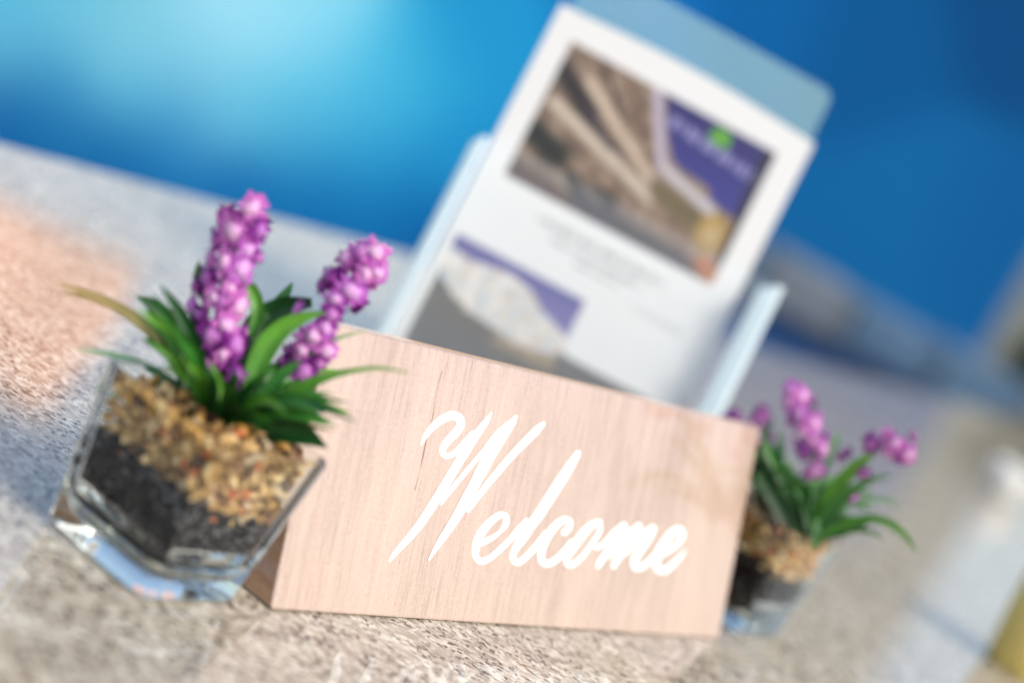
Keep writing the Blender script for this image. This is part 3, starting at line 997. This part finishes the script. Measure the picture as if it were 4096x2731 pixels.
holder = empty('leaflet_holder', 'tall clear acrylic stand holding a leaflet, behind the wooden sign', 'leaflet holder', V(((HO + HV * 0.3 * K).x, (HO + HV * 0.3 * K).y, 0)))
leaflets = empty('leaflet', 'white printed hotel leaflet with two pictures, upright in the acrylic stand', 'leaflet', V(((HO + HV * 0.29 * K).x, (HO + HV * 0.29 * K).y, 0.012)))


def sheet(name, n0, s_off, t_off, skew, colfun, mat, parent, nx, ny, curl=0.0):
    vs, fs, cs = [], [], []
    for j in range(ny + 1):
        for i in range(nx + 1):
            s, t = 210 * i / nx, 297 * j / ny
            bow = curl * sin(pi * s / 210) * (1 - t / 297)
            vs.append(HO + HU * (s + s_off + skew * (1 - t / 297)) * mmk + HV * (t + t_off - bow) * mmk + HN * n0)
            cs.append(colfun(s, t))
    for j in range(ny):
        for i in range(nx):
            k = j * (nx + 1) + i
            fs.append((k, k + 1, k + nx + 2, k + nx + 1))
    me = mesh(name, vs, fs, cs)
    o = obj(name, me, mat, parent)
    sm = o.modifiers.new('thickness', 'SOLIDIFY')
    sm.thickness, sm.offset = 0.0004, 0
    return o


sheet('front_sheet', 0.0, 0, 0, 0, sheet_print, M_PRINT, leaflets, 168, 238)
sheet('back_sheet', -0.0025, 4, 0.0, 2, lambda s, t: WHITE, M_PRINT, leaflets, 20, 20, 5.0)
obj('sheet_stack', slab(HO, HU, HV, HN, 1 * mmk, 208 * mmk, 4 * mmk, 296 * mmk, -0.008, -0.0032), M_PAPER, leaflets)


def panel(name, s0, s1, t0, t1, n0, n1, mat, rad=0.0):
    b = bmesh.new()
    pts = []
    if rad:
        for (sx_, tx_, a0) in ((s1 - rad, t0 + rad, -90), (s1 - 0.5, t1 - 0.5, 0), (s0 + 0.5, t1 - 0.5, 90), (s0 + rad, t0 + rad, 180)):
            rr = rad if tx_ < t1 - 1 else 0.5
            for k in range(6):
                a = radians(a0 + 90 * k / 5)
                pts.append((sx_ + rr * cos(a), tx_ + rr * sin(a)))
    else:
        pts = [(s0, t0), (s1, t0), (s1, t1), (s0, t1)]
    lo = [b.verts.new(HO + HU * s * mmk + HV * t * mmk + HN * n0) for s, t in pts]
    hi_ = [b.verts.new(HO + HU * s * mmk + HV * t * mmk + HN * n1) for s, t in pts]
    b.faces.new(lo)
    b.faces.new(hi_)
    for i in range(len(pts)):
        j = (i + 1) % len(pts)
        b.faces.new((lo[i], lo[j], hi_[j], hi_[i]))
    bmesh.ops.recalc_face_normals(b, faces=b.faces)
    return obj(name, b, mat, holder)


panel('back_panel', 9, 214, -43, 299, -0.0125, -0.0095, M_ACRYL_BACK, 9)
panel('front_panel', -6.5, 228.5, 114, 299, 0.026, 0.0285, M_ACRYL, 5)
panel('side_wall', -11, -7, 119, 299, -0.009, 0.036, M_ACRYL_EDGE, 0)
panel('side_wall', 229, 233, 113, 299, -0.009, 0.036, M_ACRYL_EDGE, 0)
panel('pocket_floor', -6.8, 228.8, 299.5, 303, -0.0125, 0.028, M_ACRYL, 0)
bz = HO + HV * 303 * mmk
base = V((bz.x, bz.y, 0.0))
obj('foot', slab(base, HU, HB, V((0, 0, 1)), -0.005, 0.22, -0.03, 0.085, 0.0006, 0.0045, 0.0008), M_ACRYL, holder)
obj('rear_strut', slab(base + HB * 0.055, HU, HB, V((0, 0, 1)), 0.03, 0.17, 0.0, 0.003, 0.0048, 0.16), M_ACRYL, holder)

# ------------------------------------------------------------------ blue backdrop
BY = 5.5
BX0, BX1, BZ0, BZ1 = -3.6, 0.97, -1.0, 0.93
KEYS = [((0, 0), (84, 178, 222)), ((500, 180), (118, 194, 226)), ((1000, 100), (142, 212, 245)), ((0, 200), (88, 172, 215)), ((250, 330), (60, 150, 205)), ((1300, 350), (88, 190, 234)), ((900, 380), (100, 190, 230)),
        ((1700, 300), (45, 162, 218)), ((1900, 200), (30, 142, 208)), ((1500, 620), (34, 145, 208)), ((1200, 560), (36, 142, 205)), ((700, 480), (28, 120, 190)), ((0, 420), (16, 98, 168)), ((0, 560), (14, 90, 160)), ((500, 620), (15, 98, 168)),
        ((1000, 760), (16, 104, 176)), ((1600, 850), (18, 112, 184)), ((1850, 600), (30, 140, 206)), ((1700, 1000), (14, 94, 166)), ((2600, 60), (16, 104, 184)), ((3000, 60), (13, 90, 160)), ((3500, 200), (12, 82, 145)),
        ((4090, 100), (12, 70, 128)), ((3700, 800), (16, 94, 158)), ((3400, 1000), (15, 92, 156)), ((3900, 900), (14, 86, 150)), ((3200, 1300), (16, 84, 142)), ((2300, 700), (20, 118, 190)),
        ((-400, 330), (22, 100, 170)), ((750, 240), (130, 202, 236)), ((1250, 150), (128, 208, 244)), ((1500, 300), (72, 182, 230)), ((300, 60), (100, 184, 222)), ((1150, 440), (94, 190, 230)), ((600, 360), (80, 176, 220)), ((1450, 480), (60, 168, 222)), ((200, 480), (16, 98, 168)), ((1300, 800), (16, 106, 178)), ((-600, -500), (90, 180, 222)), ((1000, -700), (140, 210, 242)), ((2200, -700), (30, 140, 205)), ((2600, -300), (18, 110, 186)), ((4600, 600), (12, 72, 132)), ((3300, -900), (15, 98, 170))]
KB = []  # board blues, with a pale cyan patch of light painted into the colour
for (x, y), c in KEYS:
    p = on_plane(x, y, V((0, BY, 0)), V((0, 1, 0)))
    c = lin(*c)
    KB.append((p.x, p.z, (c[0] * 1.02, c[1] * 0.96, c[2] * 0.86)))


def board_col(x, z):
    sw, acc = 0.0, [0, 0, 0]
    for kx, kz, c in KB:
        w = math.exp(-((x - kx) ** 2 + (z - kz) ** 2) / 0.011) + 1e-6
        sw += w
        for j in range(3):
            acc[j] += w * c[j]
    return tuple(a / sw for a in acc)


board = empty('backdrop_board', 'large blue backdrop board with a pale cyan patch of light painted into its colour, beyond the counter', 'backdrop board', (-1.9, BY, -1))
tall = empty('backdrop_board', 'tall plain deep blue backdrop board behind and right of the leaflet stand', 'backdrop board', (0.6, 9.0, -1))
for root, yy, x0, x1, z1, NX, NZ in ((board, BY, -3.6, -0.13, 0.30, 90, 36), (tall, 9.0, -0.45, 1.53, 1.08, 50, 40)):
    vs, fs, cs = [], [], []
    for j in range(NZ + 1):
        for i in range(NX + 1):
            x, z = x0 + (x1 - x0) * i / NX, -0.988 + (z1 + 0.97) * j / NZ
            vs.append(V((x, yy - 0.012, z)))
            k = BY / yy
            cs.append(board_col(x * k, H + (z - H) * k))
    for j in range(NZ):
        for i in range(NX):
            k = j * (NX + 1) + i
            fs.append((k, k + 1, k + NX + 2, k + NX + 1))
    obj('blue_panel', mesh('blue_panel', vs, fs, cs), M_BOARD, root)
    obj('board_frame', slab(V((0, yy, 0)), V((1, 0, 0)), V((0, 1, 0)), V((0, 0, 1)), x0 - 0.01, x1 + 0.01, -0.01, 0.03, -1.0, z1, 0.002), plain('board_edge_blue', (0.01, 0.11, 0.34), 0.6), root)

# ------------------------------------------------------------------ things beyond and at the right
def lathe(prof, seg=40):
    vs, fs = [], []
    for r_, z in prof:
        for k in range(seg):
            a = 2 * pi * k / seg
            vs.append(V((r_ * cos(a), r_ * sin(a), z)))
    for i in range(len(prof) - 1):
        for k in range(seg):
            k2 = (k + 1) % seg
            fs.append((i * seg + k, i * seg + k2, (i + 1) * seg + k2, (i + 1) * seg + k))
    fs.append(tuple(reversed(range(seg))))
    fs.append(tuple(range((len(prof) - 1) * seg, len(prof) * seg)))
    return vs, fs


def tube(path, r_, seg=8):
    b = bmesh.new()
    rings = []
    for i, p in enumerate(path):
        t = (V(path[min(i + 1, len(path) - 1)]) - V(path[max(i - 1, 0)])).normalized()
        x_ = t.orthogonal().normalized()
        y_ = t.cross(x_)
        rr = r_[i] if isinstance(r_, (list, tuple)) else r_
        rings.append([b.verts.new(V(p) + (x_ * cos(2 * pi * k / seg) + y_ * sin(2 * pi * k / seg)) * rr) for k in range(seg)])
    for i in range(len(rings) - 1):
        for k in range(seg):
            b.faces.new((rings[i][k], rings[i][(k + 1) % seg], rings[i + 1][(k + 1) % seg], rings[i + 1][k]))
    b.faces.new(rings[0])
    b.faces.new(rings[-1])
    bmesh.ops.recalc_face_normals(b, faces=b.faces)
    return b


def cup(name, px_, py_, rb, rt, h, mat, label, handle):
    p = on_z(px_, py_)
    t = empty(name, label, 'cup', (p.x, p.y, 0.0005))
    w = 0.0022
    vs, fs = lathe([(rb * 0.9, 0.0), (rb, 0.002), ((rb + rt) / 2 * 1.03, h * 0.5), (rt, h - 0.001), (rt - w * 0.4, h), (rt - w, h - 0.001), ((rb + rt) / 2 * 1.03 - w, h * 0.5), (rb - w, 0.005), (0.001, 0.004)])
    o = obj('bowl', mesh('bowl', vs, fs), mat, smooth=True)
    o.parent = t
    if handle:
        o = obj('handle', tube([((rb + rt) / 2 * 1.0 + 0.013 * sin(pi * k / 8) * 1.0, 0, h * (0.82 - 0.6 * k / 8)) for k in range(9)], 0.0026), mat, smooth=True)
        o.parent = t


cup('white_cup', 3990, 1985, 0.019, 0.025, 0.040, plain('white_glaze', (0.6, 0.61, 0.6), 0.2, 0.03), 'small white cup far along the counter, blurred, right of the far flowers', True)
cup('yellow_cup', 4060, 2690, 0.026, 0.031, 0.078, plain('yellow_glaze', (0.60, 0.47, 0.14), 0.6, 0.06), 'yellow cup on the counter, cut off by the right edge', False)

# low blue wall with a grey coping, between the counter and the board
wl, wr = at(2720, 900, 4.7), at(5200, 2110, 4.75)
wall = empty('low_wall', 'low dark blue wall with grey coping between counter and blue board', 'wall', ((wl.x + wr.x) / 2, 4.7, -1))
WD = V((wr.x - wl.x, wr.y - wl.y, 0)).normalized()
WN = V((-WD.y, WD.x, 0))
WO = V((wl.x, wl.y, 0))
WLN = (wr - wl).length
obj('plinth', slab(WO, WD, WN, V((0, 0, 1)), 0.03, WLN, 0.03, 0.24, -1.0, -0.105), plain('navy_render', lin(22, 70, 122), 0.7, 0.1, 8), wall)
nblk = 7
for k in range(nblk):
    a, c = WLN * k / nblk, WLN * (k + 1) / nblk - 0.008
    col = [lin(72, 100, 126), lin(96, 106, 118), lin(66, 94, 122)][k % 3]
    obj('coping_stone', slab(WO, WD, WN, V((0, 0, 1)), a, c, 0.0, 0.27, -0.105, -0.012 + 0.004 * (k % 2), 0.006), plain('coping_stone', col, 0.8, 0.25, 14), wall)


def bush(name, c, rx, rz, n, label, group=None):
    r = random.Random(int(c.x * 100) + n)
    t = empty(name, label, 'shrub', (c.x, c.y, -1.0))
    st = tube([(c.x, c.y, -1.0), (c.x + 0.02, c.y, -0.6), (c.x - 0.01, c.y + 0.02, c.z - rz * 0.5), (c.x, c.y, c.z + rz * 0.5)], [0.03, 0.025, 0.018, 0.006])
    for k in range(7):
        a = 6.28 * k / 7 + r.random()
        e = V((c.x + cos(a) * rx * 0.8, c.y + sin(a) * rx * 0.8, c.z + rz * r.uniform(-0.3, 0.7)))
        s0 = V((c.x, c.y, c.z - rz * r.uniform(0.3, 0.8)))
        b2 = tube([s0, s0.lerp(e, 0.5) + V((0, 0, 0.03)), e], [0.012, 0.008, 0.003], 5)
        tmp = bpy.data.meshes.new('limb')
        b2.to_mesh(tmp)
        b2.free()
        st.from_mesh(tmp)
    obj('trunk', st, plain('bark', (0.12, 0.09, 0.06), 0.8), t)
    vs, fs, cs = [], [], []
    clumps = [(V((r.gauss(0, 0.5) * rx, r.gauss(0, 0.5) * rx, r.gauss(0, 0.5) * rz)), r.uniform(0.18, 0.34)) for _ in range(30)]
    for i in range(n):
        q_, cr_ = clumps[i % 30]
        p = c + q_ + V((r.gauss(0, 1), r.gauss(0, 1), r.gauss(0, 1))).normalized() * cr_ * rx * r.uniform(0.5, 1.0)
        d = V((r.gauss(0, 1), r.gauss(0, 1), r.gauss(0, 0.6))).normalized()
        e = d.cross(V((r.gauss(0, 1), r.gauss(0, 1), r.gauss(0, 1)))).normalized()
        l_ = r.uniform(0.025, 0.05)
        k = len(vs)
        vs += [p - d * l_, p + e * l_ * 0.4, p + d * l_, p - e * l_ * 0.4]
        fs.append((k, k + 1, k + 2, k + 3))
        cc = lerp3((0.05, 0.10, 0.03), (0.16, 0.20, 0.07), r.random())
        cs += [cc] * 4
    obj('crown', mesh('crown', vs, fs, cs), M_LEAF, t)


bush('shrub', at(4310, 1500, 5.1), 0.12, 0.16, 1500, 'dark green leafy shrub at the right edge, beside the end of the blue board')
# taupe garden wall beyond the board; it darkens the mirror image in the right of the counter
gw = empty('garden_wall', 'tall grey green rendered wall beyond the right end of the blue board', 'garden wall', (1.0, 9.6, -1))
obj('wall_body', slab(V((0, 9.6, 0)), V((1, 0, 0)), V((0, 1, 0)), V((0, 0, 1)), 0.2, 1.95, 0.0, 0.25, -1.0, 2.3), plain('taupe_render', (0.17, 0.19, 0.17), 0.8, 0.12, 5), gw)
obj('coping', slab(V((0, 9.6, 0)), V((1, 0, 0)), V((0, 1, 0)), V((0, 0, 1)), 0.16, 1.99, -0.04, 0.29, 2.302, 2.37, 0.01), plain('pale_coping', (0.5, 0.48, 0.45), 0.8), gw)

# peach flag banner, mirrored in the far left of the polished counter
ban = empty('flag_banner', 'peach flag banner on a side pole, mirrored in the far left of the counter', 'banner', (-2.15, 3.95, -1))
obj('pole', tube([(-2.15, 3.95, -1), (-2.15, 3.95, 0.4), (-2.15, 3.95, 0.98)], 0.022, 12), plain('pole_white', (0.7, 0.7, 0.7), 0.4), ban)
obj('arm', tube([(-2.15, 3.95, 0.925), (-1.4, 4.175, 0.925), (-0.66, 4.4, 0.925)], 0.014, 10), plain('arm_white', (0.7, 0.7, 0.7), 0.4), ban)
obj('base', slab(V((-2.15, 3.95, 0)), V((1, 0, 0)), V((0, 1, 0)), V((0, 0, 1)), -0.22, 0.22, -0.22, 0.22, -0.999, -0.92, 0.02), plain('base_grey', (0.3, 0.3, 0.3), 0.7), ban)
vs, fs = [], []
for j in range(25):
    for i in range(41):
        u, w = i / 40, j / 24
        vs.append(V((-2.12 + 1.44 * u + 0.02 * sin(w * 5), 4.4 + 0.45 * (u - 1) + 0.035 * sin(u * 16 + w) * (0.3 + 0.7 * (1 - w)), 0.57 + 0.34 * w + 0.02 * sin(u * 9) * (1 - w))))
for j in range(24):
    for i in range(40):
        k = j * 41 + i
        fs.append((k, k + 1, k + 42, k + 41))
o = obj('cloth', mesh('cloth', vs, fs), plain('peach_canvas', (1.0, 0.50, 0.34), 0.8, 0.0), ban, smooth=True)
sm = o.modifiers.new('thickness', 'SOLIDIFY')
sm.thickness = 0.002
